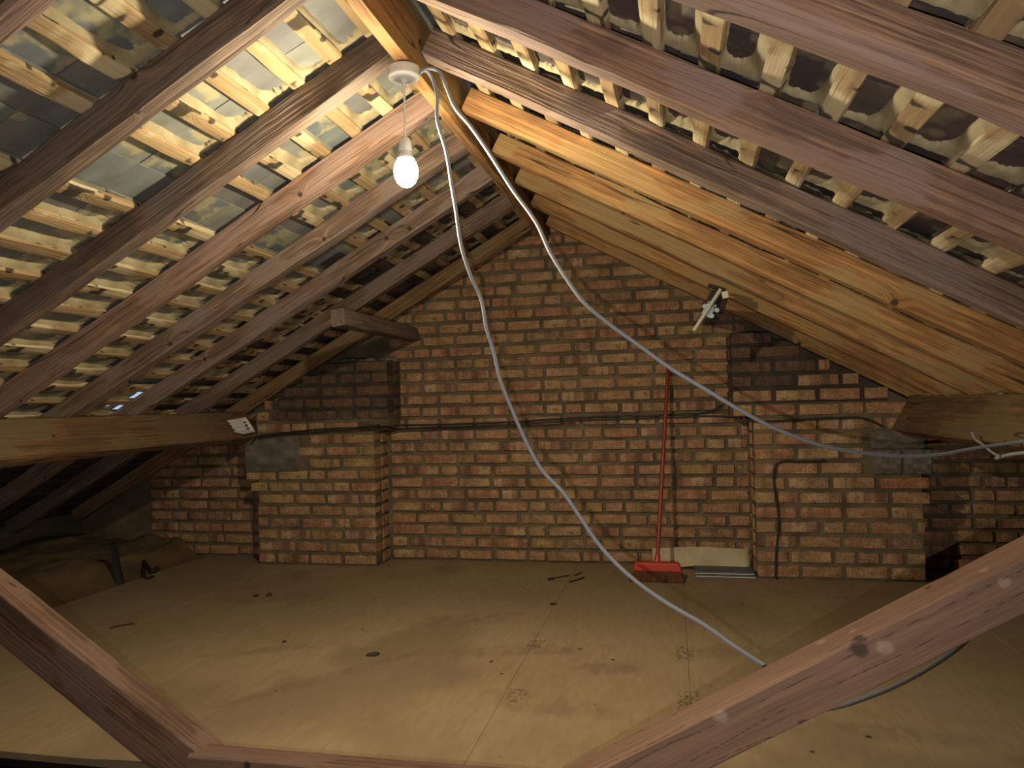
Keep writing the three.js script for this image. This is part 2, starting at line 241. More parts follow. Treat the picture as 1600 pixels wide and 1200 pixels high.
// rendered padstones under the purlins, corbelled out of each pier
{
  const blk = (par, x0, x1, y0, y1, z0, z1, m, seed) => { const g = new RoundedBoxGeometry(x1 - x0, y1 - y0, z1 - z0, 3, 0.012); const p = g.attributes.position; for (let i = 0; i < p.count; i++) { const a = p.getX(i), b = p.getY(i), c = p.getZ(i); p.setXYZ(i, a + 0.006 * (vn(b * 30, c * 30, 999, 999, seed) - 0.5), b + 0.008 * (vn(a * 25, c * 25, 999, 999, seed + 1) - 0.5), c + 0.008 * (vn(a * 25, b * 25, 999, 999, seed + 2) - 0.5)); } g.computeVertexNormals(); g.translate((x0 + x1) / 2, (y0 + y1) / 2, (z0 + z1) / 2); return mesh('padstone', g, m, par); };
  blk(pierL, -1.97, -1.585, 0.585, 0.825, 0.02, 0.226, M.render, 5);
  blk(pierR, 1.765, 2.03, 0.70, 0.80, 0.02, 0.284, M.render, 6); blk(pierR, 1.775, 1.915, 0.563, 0.695, 0.02, 0.286, M.render, 7); blk(pierR, 1.925, 2.06, 0.563, 0.695, 0.02, 0.284, M.render, 8);
  const R = rng(61); const lumps = [];
  for (let i = 0; i < 16; i++) { const g = new THREE.IcosahedronGeometry(0.012 + R() * 0.022, 1); const p = g.attributes.position; for (let j = 0; j < p.count; j++) { const f = 0.75 + 0.5 * vn(p.getX(j) * 70 + i * 9, p.getY(j) * 70 + p.getZ(j) * 50, 999, 999, 3); p.setXYZ(j, p.getX(j) * f * 1.4, p.getY(j) * f * 0.7, p.getZ(j) * f); } g.computeVertexNormals(); const x = 0.98 + R() * 0.35; g.translate(-x, Math.min(1.285, under(x) - 0.012) , 0.03 + R() * 0.17); lumps.push(g); }
  const m = mesh('mortar_rubble', mergeGeometries(lumps), M.render, pierL); m.userData.kind = 'stuff';
}

// ---------------------------------------------------------------- floor
const floor = grp('floor'); struct(floor, 'worn chipboard loft floor with dirt and faint stamps');
{
  const X = [-2.4, -1.74, -1.13, -0.53, 0.15, 0.77, 1.38, 1.99, 2.42];
  for (let i = 0; i < X.length - 1; i++) for (const [z0, z1] of [[-0.02, 2.68], [2.775, 6]]) {
    const w = X[i + 1] - X[i] - 0.0005, d = z1 - z0 - 0.003, g = new RoundedBoxGeometry(w, 0.022, d, 1, 0.002); g.translate((X[i] + X[i + 1]) / 2, -0.011, (z0 + z1) / 2);
    const p = g.attributes.position, u = g.attributes.uv; for (let j = 0; j < p.count; j++) u.setXY(j, (p.getX(j) + 2.6) / 5.2, p.getZ(j) / 5.2);
    mesh('floor_panel', g, M.floor, floor);
  }
  const j = []; for (let z = 0.25; z < 6; z += 0.42) { const g = new THREE.BoxGeometry(7, 0.1, 0.05); g.translate(0, -0.075, z); j.push(g); } const jm = mesh('floor_joist', mergeGeometries(j), M.dark, floor); jm.userData.kind = 'stuff';
  mesh('ceiling_board', place(new THREE.BoxGeometry(7.2, 0.02, 6.2), 0, -0.14, 3), M.dark, floor);
}
for (const s of [-1, 1]) { const w = mesh(s < 0 ? 'wall_left' : 'wall_right', place(new THREE.BoxGeometry(0.2, 0.55, 6.3), s * 3.52, 0.1, 3), M.mortar); struct(w); }
{ const sh = new THREE.Shape(); sh.moveTo(-3.6, -0.15); sh.lineTo(3.6, -0.15); sh.lineTo(3.6, slateY(3.6) + 0.05); sh.lineTo(0, slateY(0) + 0.05); sh.lineTo(-3.6, slateY(3.6) + 0.05); const g = new THREE.ExtrudeGeometry(sh, { depth: 0.15, bevelEnabled: false }); g.translate(0, 0, 6); struct(mesh('wall_front', g, M.mortar)); }

// ---------------------------------------------------------------- roof coverings: battens, slates, lime torching
const RL = [0.135, 0.655, 1.143, 1.587, 2.003, 2.42, 2.865, 3.298, 3.75], RRt = [0.115, 0.59, 1.01, 1.462, 1.925, 2.365, 2.828, 3.295, 3.75];
const GAUGE = 0.139, NROW = 29;
function roofSide(s) {
  const g = grp(s < 0 ? 'roof_left' : 'roof_right'); struct(g, s < 0 ? 'roof slope beside the pendant lamp, grey slates on battens with lime torching' : 'roof slope over the broom, grey slates on battens with lime torching');
  const X = new THREE.Vector3(s * CA, -SA, 0), Y = new THREE.Vector3(s * SA, CA, 0), Z = new THREE.Vector3().crossVectors(X, Y);
  g.matrix.makeBasis(X, Y, Z); g.quaternion.setFromRotationMatrix(g.matrix); g.position.set(0, APEX, 0);
  const zl = Z.z, R = rng(s < 0 ? 700 : 800);
  const bat = []; for (let i = 0; i < 3; i++) bat.push(timberGeo(4.3, BH, 0.046, 900 + i, 0.0045, 0.004));
  const far = [], stuffB = [];
  const missing = s < 0 ? [6] : [];
  const slateG = [0, 1, 2, 3].map((v) => { const q = new RoundedBoxGeometry(1, 1, 1, 1, 0.02); return q; });
  for (let i = 0; i < NROW; i++) {
    const d = 0.075 + GAUGE * i;
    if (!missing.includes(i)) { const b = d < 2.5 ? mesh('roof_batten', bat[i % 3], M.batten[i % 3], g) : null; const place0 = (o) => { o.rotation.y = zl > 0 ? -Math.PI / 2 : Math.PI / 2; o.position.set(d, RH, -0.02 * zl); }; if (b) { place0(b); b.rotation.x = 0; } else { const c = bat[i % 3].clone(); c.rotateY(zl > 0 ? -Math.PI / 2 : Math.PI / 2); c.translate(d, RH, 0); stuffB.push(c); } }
    // slates of this course: head just above the batten, tail two courses down
    const w = 0.3, o = (i % 2) * 0.15 + 0.02 * R(); let k = 0;
    for (let z = -0.3 + o; z < 6.1; z += w, k++) {
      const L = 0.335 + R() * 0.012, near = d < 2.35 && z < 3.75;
      const hole = (s < 0 && (i > 13 && i < 17 && z > 0.8 && z < 1.1));
      if (hole) continue;
      const px = d - 0.03 + L / 2, pw = z + w / 2, tilt = 0.058, ny = RH + BH + 0.003 + tilt * (L / 2 - 0.03);
      if (near) { const m = mesh('slate', slateG[k % 4], s < 0 && z > 0.95 ? M.slate[Math.floor(R() * 4)] : M.slate[4 + Math.floor(R() * 3)], g); m.scale.set(L, 0.005, w - 0.003 - R() * 0.003); m.position.set(px, ny + 0.001 * R(), zl * pw); m.rotation.z = tilt; m.rotation.y = (R() - 0.5) * 0.012; }
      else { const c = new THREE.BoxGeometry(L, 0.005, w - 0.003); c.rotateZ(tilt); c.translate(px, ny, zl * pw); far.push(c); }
    }
  }
  const fm = mesh('slates_beyond', mergeGeometries(far), M.slate[5], g); fm.userData.kind = 'stuff';  // dark slate colour paints in the shade beyond the purlins
  const bm = mesh('battens_beyond', mergeGeometries(stuffB), M.dark, g); bm.userData.kind = 'stuff';  // battens beyond the purlins, their shade put into the dark colour
  // lime torching: a ragged fillet round each bay between two battens and two rafters
  const RF = s < 0 ? RL : RRt;
  for (let r = 0; r < RF.length - 1; r++) {
    const za = RF[r] + 0.034, zb = RF[r + 1] - 0.034, cells = [];
    for (let i = 0; i < 17; i++) {
      if (missing.includes(i + 1) || R() < (s < 0 && r < 2 ? 0.65 : 0.08)) continue;
      const two = missing.includes(i), d0 = 0.075 + GAUGE * (i) + 0.022, d1 = 0.075 + GAUGE * (i + 1) - 0.022, H = d1 - d0, W = zb - za;
      if (two) continue;
      const lowF = 0.014 + R() * 0.022, sideA = 0.004 + R() * R() * 0.05, sideB = 0.006 + R() * R() * 0.06, upF = 0.003 + R() * 0.004, rc = Math.min(0.02 + R() * 0.03, (H - lowF - upF) * 0.7), seed = Math.floor(R() * 1e5);
      const x0 = upF, x1 = H - lowF, y0 = sideA, y1 = W - sideB, NP = 64, pos = [], idx = [], uvs = [];
      for (let t = 0; t < NP; t++) {
        // direction from the cell's middle, met with the ragged inner outline and the outer rectangle
        const a = (t + 0.5) / NP * Math.PI * 2, cx = (x0 + x1) / 2, cy = (y0 + y1) / 2, dx = Math.cos(a) * H, dy = Math.sin(a) * W;
        const ko = Math.min(dx > 0 ? (H + 0.012 - cx) / dx : (-0.012 - cx) / dx, dy > 0 ? (W + 0.01 - cy) / dy : (-0.01 - cy) / dy);
        let ki = Math.min(dx > 0 ? (x1 - cx) / dx : (x0 - cx) / dx, dy > 0 ? (y1 - cy) / dy : (y0 - cy) / dy);
        let ix = cx + dx * ki, iy = cy + dy * ki;
        const qx = x1 - rc, lo = y0 + rc, hi = y1 - rc; if (ix > qx && (iy < lo || iy > hi)) { const ay = iy < lo ? lo : hi, ax = qx; const l = Math.hypot(ix - ax, iy - ay); if (l > rc) { ix = ax + (ix - ax) * rc / l; iy = ay + (iy - ay) * rc / l; } }
        const f = 1 + 0.16 * (vn(t * 0.35 + 0.1, seed * 0.01, 997, 997, seed) - 0.5) + 0.1 * (vn(t * 1.1, seed * 0.02, 997, 997, seed + 1) - 0.5);
        ix = clamp(cx + (ix - cx) * f, x0 * 0.5, H - 0.008); iy = clamp(cy + (iy - cy) * f, 0.003, W - 0.003);
        const ox = cx + dx * ko, oy = cy + dy * ko, lift = 0.004 + 0.017 * (ox > H - 0.001 ? 1 : 0.35);
        for (let k = 0; k < 6; k++) { const q = k / 5, px = mix(ix, ox, q), py = mix(iy, oy, q), n = (vn(px * 90, py * 60, 997, 997, seed + 5) - 0.5) * 0.004 * Math.min(1, k); const up = k === 0 ? -0.008 : lift * Math.sin(q * 1.4) + 0.0015 + n; pos.push(d0 + px, RH + BH + 0.003 + 0.02 * px - up, zl * (za + py)); uvs.push(px * 2 + seed % 7, py * 2); }
      }
      for (let t = 0; t < NP; t++) for (let k = 0; k < 5; k++) { const a = t * 6 + k, b = ((t + 1) % NP) * 6 + k; if (zl > 0) idx.push(a, a + 1, b, b, a + 1, b + 1); else idx.push(a, b, a + 1, b, b + 1, a + 1); }
      const q2 = new THREE.BufferGeometry(); q2.setAttribute('position', new THREE.Float32BufferAttribute(pos, 3)); q2.setAttribute('uv', new THREE.Float32BufferAttribute(uvs, 2)); q2.setIndex(idx); q2.computeVertexNormals(); cells.push(q2);
    }
    const m = mesh('lime_torching', mergeGeometries(cells), M.lime, g); m.userData.kind = 'stuff';
  }
  return g;
}
function purlinCrumbs(g, s) {
  const R = rng(s < 0 ? 31 : 32), L = [];
  for (let i = 0; i < 70; i++) { const r = 0.006 + R() * R() * 0.022, q = new THREE.IcosahedronGeometry(r, 1), p = q.attributes.position; for (let j = 0; j < p.count; j++) { const f = 0.7 + 0.6 * vn(p.getX(j) / r * 1.3 + i * 5, p.getY(j) / r + p.getZ(j) / r, 999, 999, 4); p.setXYZ(j, p.getX(j) * f, p.getY(j) * f * 0.8, p.getZ(j) * f * 1.5); } q.computeVertexNormals(); q.translate(1.99 / CA + (APEX - 0.987 - TN * 1.967) * 0 + 0.02 + R() * 0.05, 0.004 + r * 0.5 - 0.0, (s < 0 ? -1 : 1) * (0.3 + R() * 3.2)); L.push(q); }
  const m = mesh('lime_rubble', mergeGeometries(L), M.lime, g); m.userData.kind = 'stuff';
}
const roofL = roofSide(-1), roofR = roofSide(1); purlinCrumbs(roofL, -1); purlinCrumbs(roofR, 1);
{ // ridge tiles closing the top
  const ridge = []; for (let z = 0; z < 6.2; z += 0.45) { const a = new THREE.CylinderGeometry(0.14, 0.14, 0.46, 14, 1, true, 0, Math.PI); const b = a.clone(); b.scale(0.9, 1, 0.9); for (const q of [a, b]) { q.rotateZ(Math.PI / 2); q.rotateY(Math.PI / 2); q.translate(0, APEX + 0.085, z); ridge.push(q); } }
  const m = mesh('roof_ridge', mergeGeometries(ridge), M.slate[1]); m.userData.kind = 'structure';
  struct(mesh('roof_ridge', place(new THREE.BoxGeometry(0.3, 0.05, 6.3), 0, APEX + 0.24, 3), M.dark));
}

// ---------------------------------------------------------------- rafters, ridge board, purlins
const ORD = ['first', 'second', 'third', 'fourth', 'fifth', 'sixth', 'seventh', 'eighth', 'ninth'];
const rGeo = [0, 1, 2, 3].map((k) => timberGeo(3.75, RH, 0.064, 40 + k, 0.005, 0.006));
const RMATL = [3, 2, 0, 0, 4, 2, 2, 4, 4], RMATR = [5, 5, 6, 5, 5, 0, 4, 4, 4];
for (const s of [-1, 1]) (s < 0 ? RL : RRt).forEach((z, i) => {
  const o = mesh('rafter', rGeo[(i * 3 + (s > 0 ? 1 : 0)) % 4], (s > 0 && (i === 4) ? M.orange : M.rafter[(s < 0 ? RMATL : RMATR)[i]]));
  const dz = s > 0 && i === 5 ? -0.045 : 0;
  aim(o, new THREE.Vector3(s * 0.022, APEX - TN * 0.022, z), new THREE.Vector3(s * 1.022, APEX - TN * 1.022, z + dz * 0.7), new THREE.Vector3(s * SA, CA, 0));
  tag(o, `brown rafter on the slope ${s < 0 ? 'left' : 'right'} of the ridge, ${ORD[i]} from the brick gable wall`, 'rafter', s < 0 ? 'rafters left of the ridge' : 'rafters right of the ridge');
});
tag(aim(mesh('ridge_board', timberGeo(6.0, 0.2, 0.04, 55, 0.003, 0.004), M.orange), new THREE.Vector3(0, 1.993, 0.0), new THREE.Vector3(0, 1.993, 1), new THREE.Vector3(0, 1, 0)), 'orange brown ridge board along the roof peak carrying the lamp and rafter tops', 'ridge board');
const PU = { L: { z: 0.215 }, R: { z: 0.27 } };
for (const s of [-1, 1]) {
  const top = new THREE.Vector3(s * 1.967, 0.987, 0), hgt = s < 0 ? 0.187 : 0.2, up = new THREE.Vector3(s * SA, CA, 0);   // height runs square to the slope, inner face towards the room
  const w = 0.08, c = top.clone().addScaledVector(up, -hgt - 0.006).add(new THREE.Vector3(s * CA, -SA, 0).multiplyScalar(w / 2));
  const z0 = s < 0 ? 0.215 : 0.27, o = mesh('purlin', timberGeo(5.75, hgt, w, s < 0 ? 71 : 72, 0.004, 0.008), s < 0 ? M.purlin : M.purlin);
  aim(o, new THREE.Vector3(c.x, c.y, z0), new THREE.Vector3(c.x, c.y, z0 + 1), up);
  tag(o, s < 0 ? 'brown timber purlin with the torn white tag, carrying the left rafters' : 'brown timber purlin with the frayed grey cable end hanging under it', 'purlin');
}
// short timber stubs built into the gable above each pier
for (const s of [-1, 1]) {
  const up = new THREE.Vector3(s * SA * 0.3, 1, 0).normalize(), L = s < 0 ? 1.16 : 0.72;
  const o = mesh('timber_stub', timberGeo(L, 0.085, 0.075, s < 0 ? 81 : 82, 0.004, 0.008), M.rafter[2]);
  aim(o, new THREE.Vector3(s < 0 ? -0.875 : 0.965, s < 0 ? 1.405 : 1.425, -0.02), new THREE.Vector3(s < 0 ? -0.86 : 0.965, s < 0 ? 1.395 : 1.425, 1), up);
  tag(o, s < 0 ? 'short grey timber stub poking from the gable, its sawn end free' : 'short dark timber stub from the gable with the metal clamp at its end', 'timber stub');
}
// struts and sill of the foreground frame
{
  const zc = 2.7, fp = (x, y, z = zc) => new THREE.Vector3(x, y, z);
  const lay = (name, geo, top, dir, up, h, label, cat) => { const o = mesh(name, geo, label.includes('weathered') ? M.dusty : M.strut), a = top.clone().addScaledVector(up, -h); aim(o, a, a.clone().add(dir), up); return tag(o, label, cat); };
  const dL = fp(-1, 0.634, 0).normalize(), uL = fp(0.634, 1, 0).normalize(), dR = fp(1, 0.571, 0).normalize(), uR = fp(-0.571, 1, 0).normalize();
  lay('roof_strut', timberGeo(1.62, 0.122, 0.09, 91, 0.003, 0.005), fp(-0.485, 0.053, 2.705), dL, uL, 0.122, 'dark brown timber strut rising from the sill to the purlin with the white tag', 'strut');
  lay('roof_strut', timberGeo(1.72, 0.108, 0.112, 92, 0.003, 0.005), fp(0.44, 0.0604, 2.695), dR, uR, 0.108, 'weathered brown strut with pale dust spots and long cracks, rising under the grey cable', 'strut');
  lay('floor_sill', timberGeo(1.02, 0.125, 0.075, 93, 0.003, 0.005), fp(-0.545, 0.08, 2.728), fp(1, 0, 0), fp(0, 1, 0), 0.125, 'low brown timber sill lying across the floor between the two struts', 'sill');
}

// ---------------------------------------------------------------- pendant lamp
{
  const t = grp('pendant_lamp'); t.position.set(BULB.x, 1.993, BULB.z);
  tag(t, 'glowing bare bulb hanging on a thin flex from a round white ceiling rose', 'lamp');
  const L = (pts) => new THREE.LatheGeometry(pts.map(([a, b]) => new THREE.Vector2(a, b)), 40);
  mesh('ceiling_rose', L([[0, 0], [0.046, 0], [0.0475, -0.004], [0.0475, -0.026], [0.046, -0.031], [0.041, -0.0345], [0.012, -0.036], [0.008, -0.042], [0.004, -0.046], [0, -0.046]]), M.white, t);
  mesh('flex', place(new THREE.CylinderGeometry(0.0032, 0.0032, 0.18, 10), 0, -0.125, 0), M.white, t);
  mesh('lampholder', L([[0, -0.205], [0.006, -0.207], [0.013, -0.213], [0.0175, -0.224], [0.0175, -0.235], [0.0195, -0.238], [0.0195, -0.25], [0.017, -0.252], [0, -0.252]]), M.white, t);
  mesh('bulb_collar', L([[0.0145, -0.25], [0.016, -0.256], [0.021, -0.266], [0.0255, -0.272], [0.0255, -0.274], [0, -0.274]]), M.white, t);
  const glow = new THREE.MeshStandardMaterial({ color: lin(0.8, 0.8, 0.8), emissive: lin(1, 0.93, 0.78), emissiveIntensity: 6, roughness: 0.3 });
  mesh('bulb', L([[0.0255, -0.2745], [0.031, -0.284], [0.0355, -0.298], [0.0365, -0.312], [0.034, -0.329], [0.027, -0.344], [0.016, -0.354], [0.007, -0.3575], [0, -0.358]]), glow, t);
  const l = new THREE.PointLight(BULB_COLOR, BULB_POWER, 0, 2); l.name = 'bulb_light'; l.position.set(0, -0.309, 0); l.castShadow = true; l.shadow.radius = 1.3; l.shadow.mapSize.set(1024, 1024); t.add(l);
  // an LED bulb on an opaque collar throws most of its light down and sideways
  const d = new THREE.SpotLight(BULB_COLOR, BULB_DOWN, 0, 1.55, 0.3, 2); d.name = 'bulb_downlight'; d.position.set(0, -0.312, 0); d.castShadow = true; d.shadow.radius = 1.3; t.add(d); const dt = new THREE.Object3D(); dt.name = 'bulb_aim'; dt.position.set(0, -1.3, 0); t.add(dt); d.target = dt;
}
// the photographer's own torch, held just below the camera
{
  const off = new THREE.Vector3(0.0, -0.1, 0.012).applyEuler(camera.rotation), p = CAM.clone().add(off), f = new THREE.Vector3(0, -0.02, -1).applyEuler(camera.rotation);
  const t = grp('torch'); t.position.copy(p); t.lookAt(p.clone().add(f)); tag(t, 'small black hand torch held just below the camera', 'torch');
  mesh('torch_body', place(new THREE.CylinderGeometry(0.016, 0.013, 0.12, 24), 0, 0, -0.072, Math.PI / 2), M.black, t);
  mesh('torch_lens', place(new THREE.CylinderGeometry(0.014, 0.014, 0.004, 24), 0, 0, -0.01, Math.PI / 2), new THREE.MeshStandardMaterial({ color: lin(0.8, 0.8, 0.8), emissive: lin(1, 0.95, 0.85), emissiveIntensity: 4 }), t);
  const l = new THREE.SpotLight(TORCH_COLOR, TORCH_POWER, 0, 1.05, 0.7, 2); l.name = 'torch_light'; l.position.set(0, 0, 0.002); l.castShadow = true; l.shadow.radius = 0.2; t.add(l);
  const tgt = new THREE.Object3D(); tgt.name = 'torch_aim'; tgt.position.set(0, 0, 1); t.add(tgt); l.target = tgt;
}

// ---------------------------------------------------------------- cables
function tube(name, pts, r, mat, parent = scene, seg = 160, sides = 10) { const c = new THREE.CatmullRomCurve3(pts, false, 'centripetal'); return mesh(name, new THREE.TubeGeometry(c, seg, r, sides, false), mat, parent); }
{
  const rose = [[655, 112], [664, 108]];
  const A = [[655, 113], [666, 110], [676, 124], [683, 150], [683, 186], [697, 236], [706, 290], [712, 326], [721, 385], [736, 432], [752, 468], [760, 512], [772, 552], [782, 595], [800, 640], [822, 690], [848, 736], [880, 770], [905, 806], [940, 856], [985, 901], [1040, 941], [1100, 976], [1150, 1011], [1200, 1043], [1262, 1082]];
  tag(tube('grey_cable', A.map(([x, y], i) => atZ(x, y, i < 3 ? 2.49 - i * 0.012 : mix(2.465, 2.53, i / A.length))), 0.0056, M.cable, scene, 260), 'wavy grey cable hanging from the ceiling rose down behind the weathered spotted strut', 'cable', 'grey cables from the ceiling rose');
  const B = [[655, 114], [668, 107], [686, 112], [697, 135], [711, 168], [735, 197], [765, 240], [800, 295], [838, 348], [860, 395], [885, 435], [912, 472], [950, 505], [1000, 541], [1050, 577], [1100, 607], [1150, 637], [1200, 664], [1250, 685], [1300, 700], [1360, 709], [1420, 713], [1470, 710], [1520, 701], [1560, 695], [1600, 690], [1680, 686]];
  tag(tube('grey_cable', B.map(([x, y], i) => atZ(x, y, i < 3 ? 2.49 - i * 0.012 : x < 1150 ? 2.46 : mix(2.46, 1.75, sst(1100, 1620, x)))), 0.0058, M.cable, scene, 260), 'long grey cable sagging from the ceiling rose across to the right hand purlin', 'cable', 'grey cables from the ceiling rose');
  const Cc = [[1519, 676], [1524, 686], [1538, 696], [1548, 705], [1560, 712], [1572, 712]];
  const e = tag(tube('cable_end', Cc.map(([x, y], i) => at(x, y, [1, 0, 0], 1.84 - i * 0.006)), 0.0045, M.cable, scene, 60), 'frayed grey cable end hanging under the right hand purlin', 'cable');
  tube('cable_tail', [[1557, 716], [1580, 710], [1604, 707], [1640, 700]].map(([x, y], i) => at(x, y, [1, 0, 0], 1.80 + i * 0.004)), 0.0062, M.cable, e, 30);
  // flat cable lying on the floor beyond the right strut
  tag(tube('floor_cable', [[1262, 1112], [1310, 1103], [1345, 1092], [1400, 1070], [1450, 1043], [1490, 1016], [1520, 990]].map(([x, y]) => atY(x, y, 0.0065)), 0.006, M.cable, scene, 60), 'pale grey cable lying on the floor under the weathered spotted strut', 'cable');
  // black wires along the gable
  const W = (pts, r, zoff) => pts.map(([x, y, z]) => atZ(x, y, z + zoff));
  const w1 = tag(tube('wall_wire', W([[392, 694, 0.24], [402, 683, 0.25], [440, 677, 0.24], [500, 671, 0.236], [560, 668, 0.236], [588, 665, 0.234], [600, 662, 0.15], [616, 664, 0.03], [700, 663, 0.014], [800, 659, 0.014], [900, 653, 0.014], [1000, 650, 0.014], [1060, 648, 0.014], [1100, 645, 0.016], [1122, 637, 0.02], [1138, 626, 0.06]], 0, 0), 0.0055, M.black, scene, 200), 'black wires strung along the gable wall behind the broom handle', 'wire');
  tube('second_wire', W([[404, 685, 0.25], [440, 680, 0.24], [500, 675, 0.236], [588, 669, 0.234], [602, 667, 0.15], [618, 669, 0.03], [700, 667, 0.014], [800, 663, 0.014], [900, 657, 0.014], [1000, 654, 0.014], [1060, 652, 0.014], [1110, 650, 0.014], [1160, 653, 0.016]], 0, 0), 0.0045, M.black, w1, 200);
  tube('third_wire', W([[600, 674, 0.1], [618, 675, 0.02], [700, 670, 0.012], [800, 666, 0.012], [900, 661, 0.012]], 0, 0), 0.003, M.black, w1, 120);
  tag(tube('wall_wire', W([[1164, 655, 0.29], [1180, 658, 0.294], [1250, 656, 0.292], [1310, 653, 0.292], [1345, 653, 0.292], [1362, 658, 0.292], [1380, 667, 0.292]], 0, 0), 0.006, M.black, scene, 80), 'black wire running level across the brick pier toward the right hand purlin', 'wire');
  const v = tag(tube('clipped_wire', W([[1290, 720, 0.29], [1250, 721, 0.291], [1222, 721, 0.292], [1212, 727, 0.292], [1209, 742, 0.292], [1211, 770, 0.29], [1216, 800, 0.291], [1216, 830, 0.291], [1213, 860, 0.29], [1212, 904, 0.29]], 0, 0), 0.006, M.black, scene, 120), 'thin black wire clipped down the brick pier to the floor', 'wire');
  for (const [x, y] of [[1286, 719], [1231, 719], [1216, 812]]) mesh('clip', place(new RoundedBoxGeometry(0.018, 0.012, 0.014, 1, 0.003), ...atZ(x, y, 0.292).toArray()), M.black, v);
}

// ---------------------------------------------------------------- broom
{
  const foot = new THREE.Vector3(0.632, 0, 0.375), t = grp('broom'); t.position.copy(foot); tag(t, 'red broom with brown bristles leaning against the brick gable wall', 'broom');
  const red = std({ color: lin(0.5, 0.045, 0.02), roughness: 0.4 }), handle = std({ map: noiseTex(46, [120, 40, 22], [150, 58, 32], 8, 128), roughness: 0.4 }), br = std({ map: noiseTex(47, [70, 42, 22], [116, 74, 40], 20, 128) });
  const topP = atZ(1044, 572, 0.03).sub(foot), botP = new THREE.Vector3(0.0, 0.085, -0.02);
  const head = grp('broom_head', t); head.rotation.y = -0.03;
  const hs = new THREE.Shape(); hs.moveTo(-0.128, 0.052); hs.lineTo(0.128, 0.052); hs.lineTo(0.118, 0.088); hs.quadraticCurveTo(0.112, 0.094, 0.1, 0.094); hs.lineTo(-0.1, 0.094); hs.quadraticCurveTo(-0.112, 0.094, -0.118, 0.088);
  const hg = new THREE.ExtrudeGeometry(hs, { depth: 0.04, bevelEnabled: true, bevelThickness: 0.008, bevelSize: 0.005, bevelSegments: 3 }); hg.translate(0, 0, -0.02); mesh('broom_block', hg, red, head);
  const R = rng(5), tufts = [];
  for (let i = 0; i < 44; i++) for (let j = 0; j < 5; j++) { const x = mix(-0.122, 0.122, (i + R() * 0.6) / 44), z = mix(-0.02, 0.024, j / 4), sx = x * 0.24 + (R() - 0.5) * 0.008, sz = z * 0.6 + 0.012 + (R() - 0.5) * 0.01; const g = new THREE.ConeGeometry(0.0042, 0.058, 5, 1); g.rotateX(Math.PI); const p = g.attributes.position; for (let k = 0; k < p.count; k++) { const f = (0.029 - p.getY(k)) / 0.058; p.setXYZ(k, p.getX(k) + x + sx * f + (R() - 0.5) * 0.002, p.getY(k) + 0.031, p.getZ(k) + z + sz * f); } tufts.push(g); const h = new THREE.CylinderGeometry(0.0035, 0.0055, 0.056, 5, 1); const q = h.attributes.position; for (let k = 0; k < q.count; k++) { const f = (0.028 - q.getY(k)) / 0.056; q.setXYZ(k, q.getX(k) + x + sx * f, q.getY(k) + 0.0295, q.getZ(k) + z + sz * f); } tufts.push(h); }
  const bm = mesh('bristles', mergeGeometries(tufts), br, head); bm.userData.kind = 'stuff';
  const dir = topP.clone().sub(botP), len = dir.length(), hgeo = new THREE.LatheGeometry([[0, 0], [0.011, 0], [0.011, len - 0.012], [0.008, len - 0.003], [0, len]].map(([a, b]) => new THREE.Vector2(a, b)), 16);
  const h = mesh('handle', hgeo, handle, t); h.position.copy(botP); h.quaternion.setFromUnitVectors(new THREE.Vector3(0, 1, 0), dir.clone().normalize());
  const fer = mesh('socket', new THREE.CylinderGeometry(0.0155, 0.018, 0.05, 16), red, t); fer.position.copy(botP).addScaledVector(dir.clone().normalize(), 0.02); fer.quaternion.copy(h.quaternion);
}
// bent beige strip and the two grey slabs by the right pier
{
  const c = new THREE.CatmullRomCurve3([[0.60, 0.05], [0.70, 0.075], [0.80, 0.105], [0.90, 0.125], [1.0, 0.128], [1.08, 0.135], [1.125, 0.132], [1.146, 0.108], [1.142, 0.085], [1.13, 0.07]].map(([x, z]) => new THREE.Vector3(x, 0, z)), false, 'centripetal');
  const N = 80, sh = new THREE.Shape(), o = [], i2 = []; for (let i = 0; i <= N; i++) { const p = c.getPointAt(i / N), t = c.getTangentAt(i / N), n = new THREE.Vector2(-t.z, t.x).multiplyScalar(0.0022); o.push(new THREE.Vector2(p.x + n.x, p.z + n.y)); i2.unshift(new THREE.Vector2(p.x - n.x, p.z - n.y)); }
  sh.setFromPoints([...o, ...i2]); const g = new THREE.ExtrudeGeometry(sh, { depth: 0.112, bevelEnabled: false }); g.rotateX(Math.PI / 2); g.translate(0, 0.112, 0);
  const p = g.attributes.position; for (let i = 0; i < p.count; i++) p.setY(i, p.getY(i) * (1 - 0.09 * sst(0.75, 1.05, p.getX(i))) + 0.0312 * sst(0.62, 0.92, p.getX(i)));
  tag(mesh('bent_strip', toCreasedNormals(g, 0.5), std({ map: noiseTex(48, [176, 158, 122], [198, 182, 148], 10, 256), roughness: 0.7 })), 'beige flexible strip standing on edge, curled at its end, behind the broom', 'strip');
  const grey = std({ map: noiseTex(49, [70, 76, 76], [98, 104, 102], 8, 128), roughness: 0.7 }), edge = std({ color: lin(0.55, 0.56, 0.54), roughness: 0.7 });
  [['lower of two grey slabs stacked on the floor under the beige strip', 0.0005, 0.0], ['upper of two grey slabs, directly under the curled end of the beige strip', 0.0155, -0.006]].forEach(([lab, y, dx], i) => {
    const t = grp('grey_slab'); t.position.set(1.0 + dx, y, 0.185 - i * 0.008); t.rotation.y = -0.02 + 0.02 * i; tag(t, lab, 'slab', 'grey slabs by the brick pier');
    mesh('slab_body', place(new RoundedBoxGeometry(0.318, 0.014, 0.19, 2, 0.002), 0, 0.007, 0), grey, t);
    mesh('slab_edge', place(new RoundedBoxGeometry(0.316, 0.0045, 0.003, 1, 0.001), 0, 0.0045, 0.096), edge, t);
  });
}
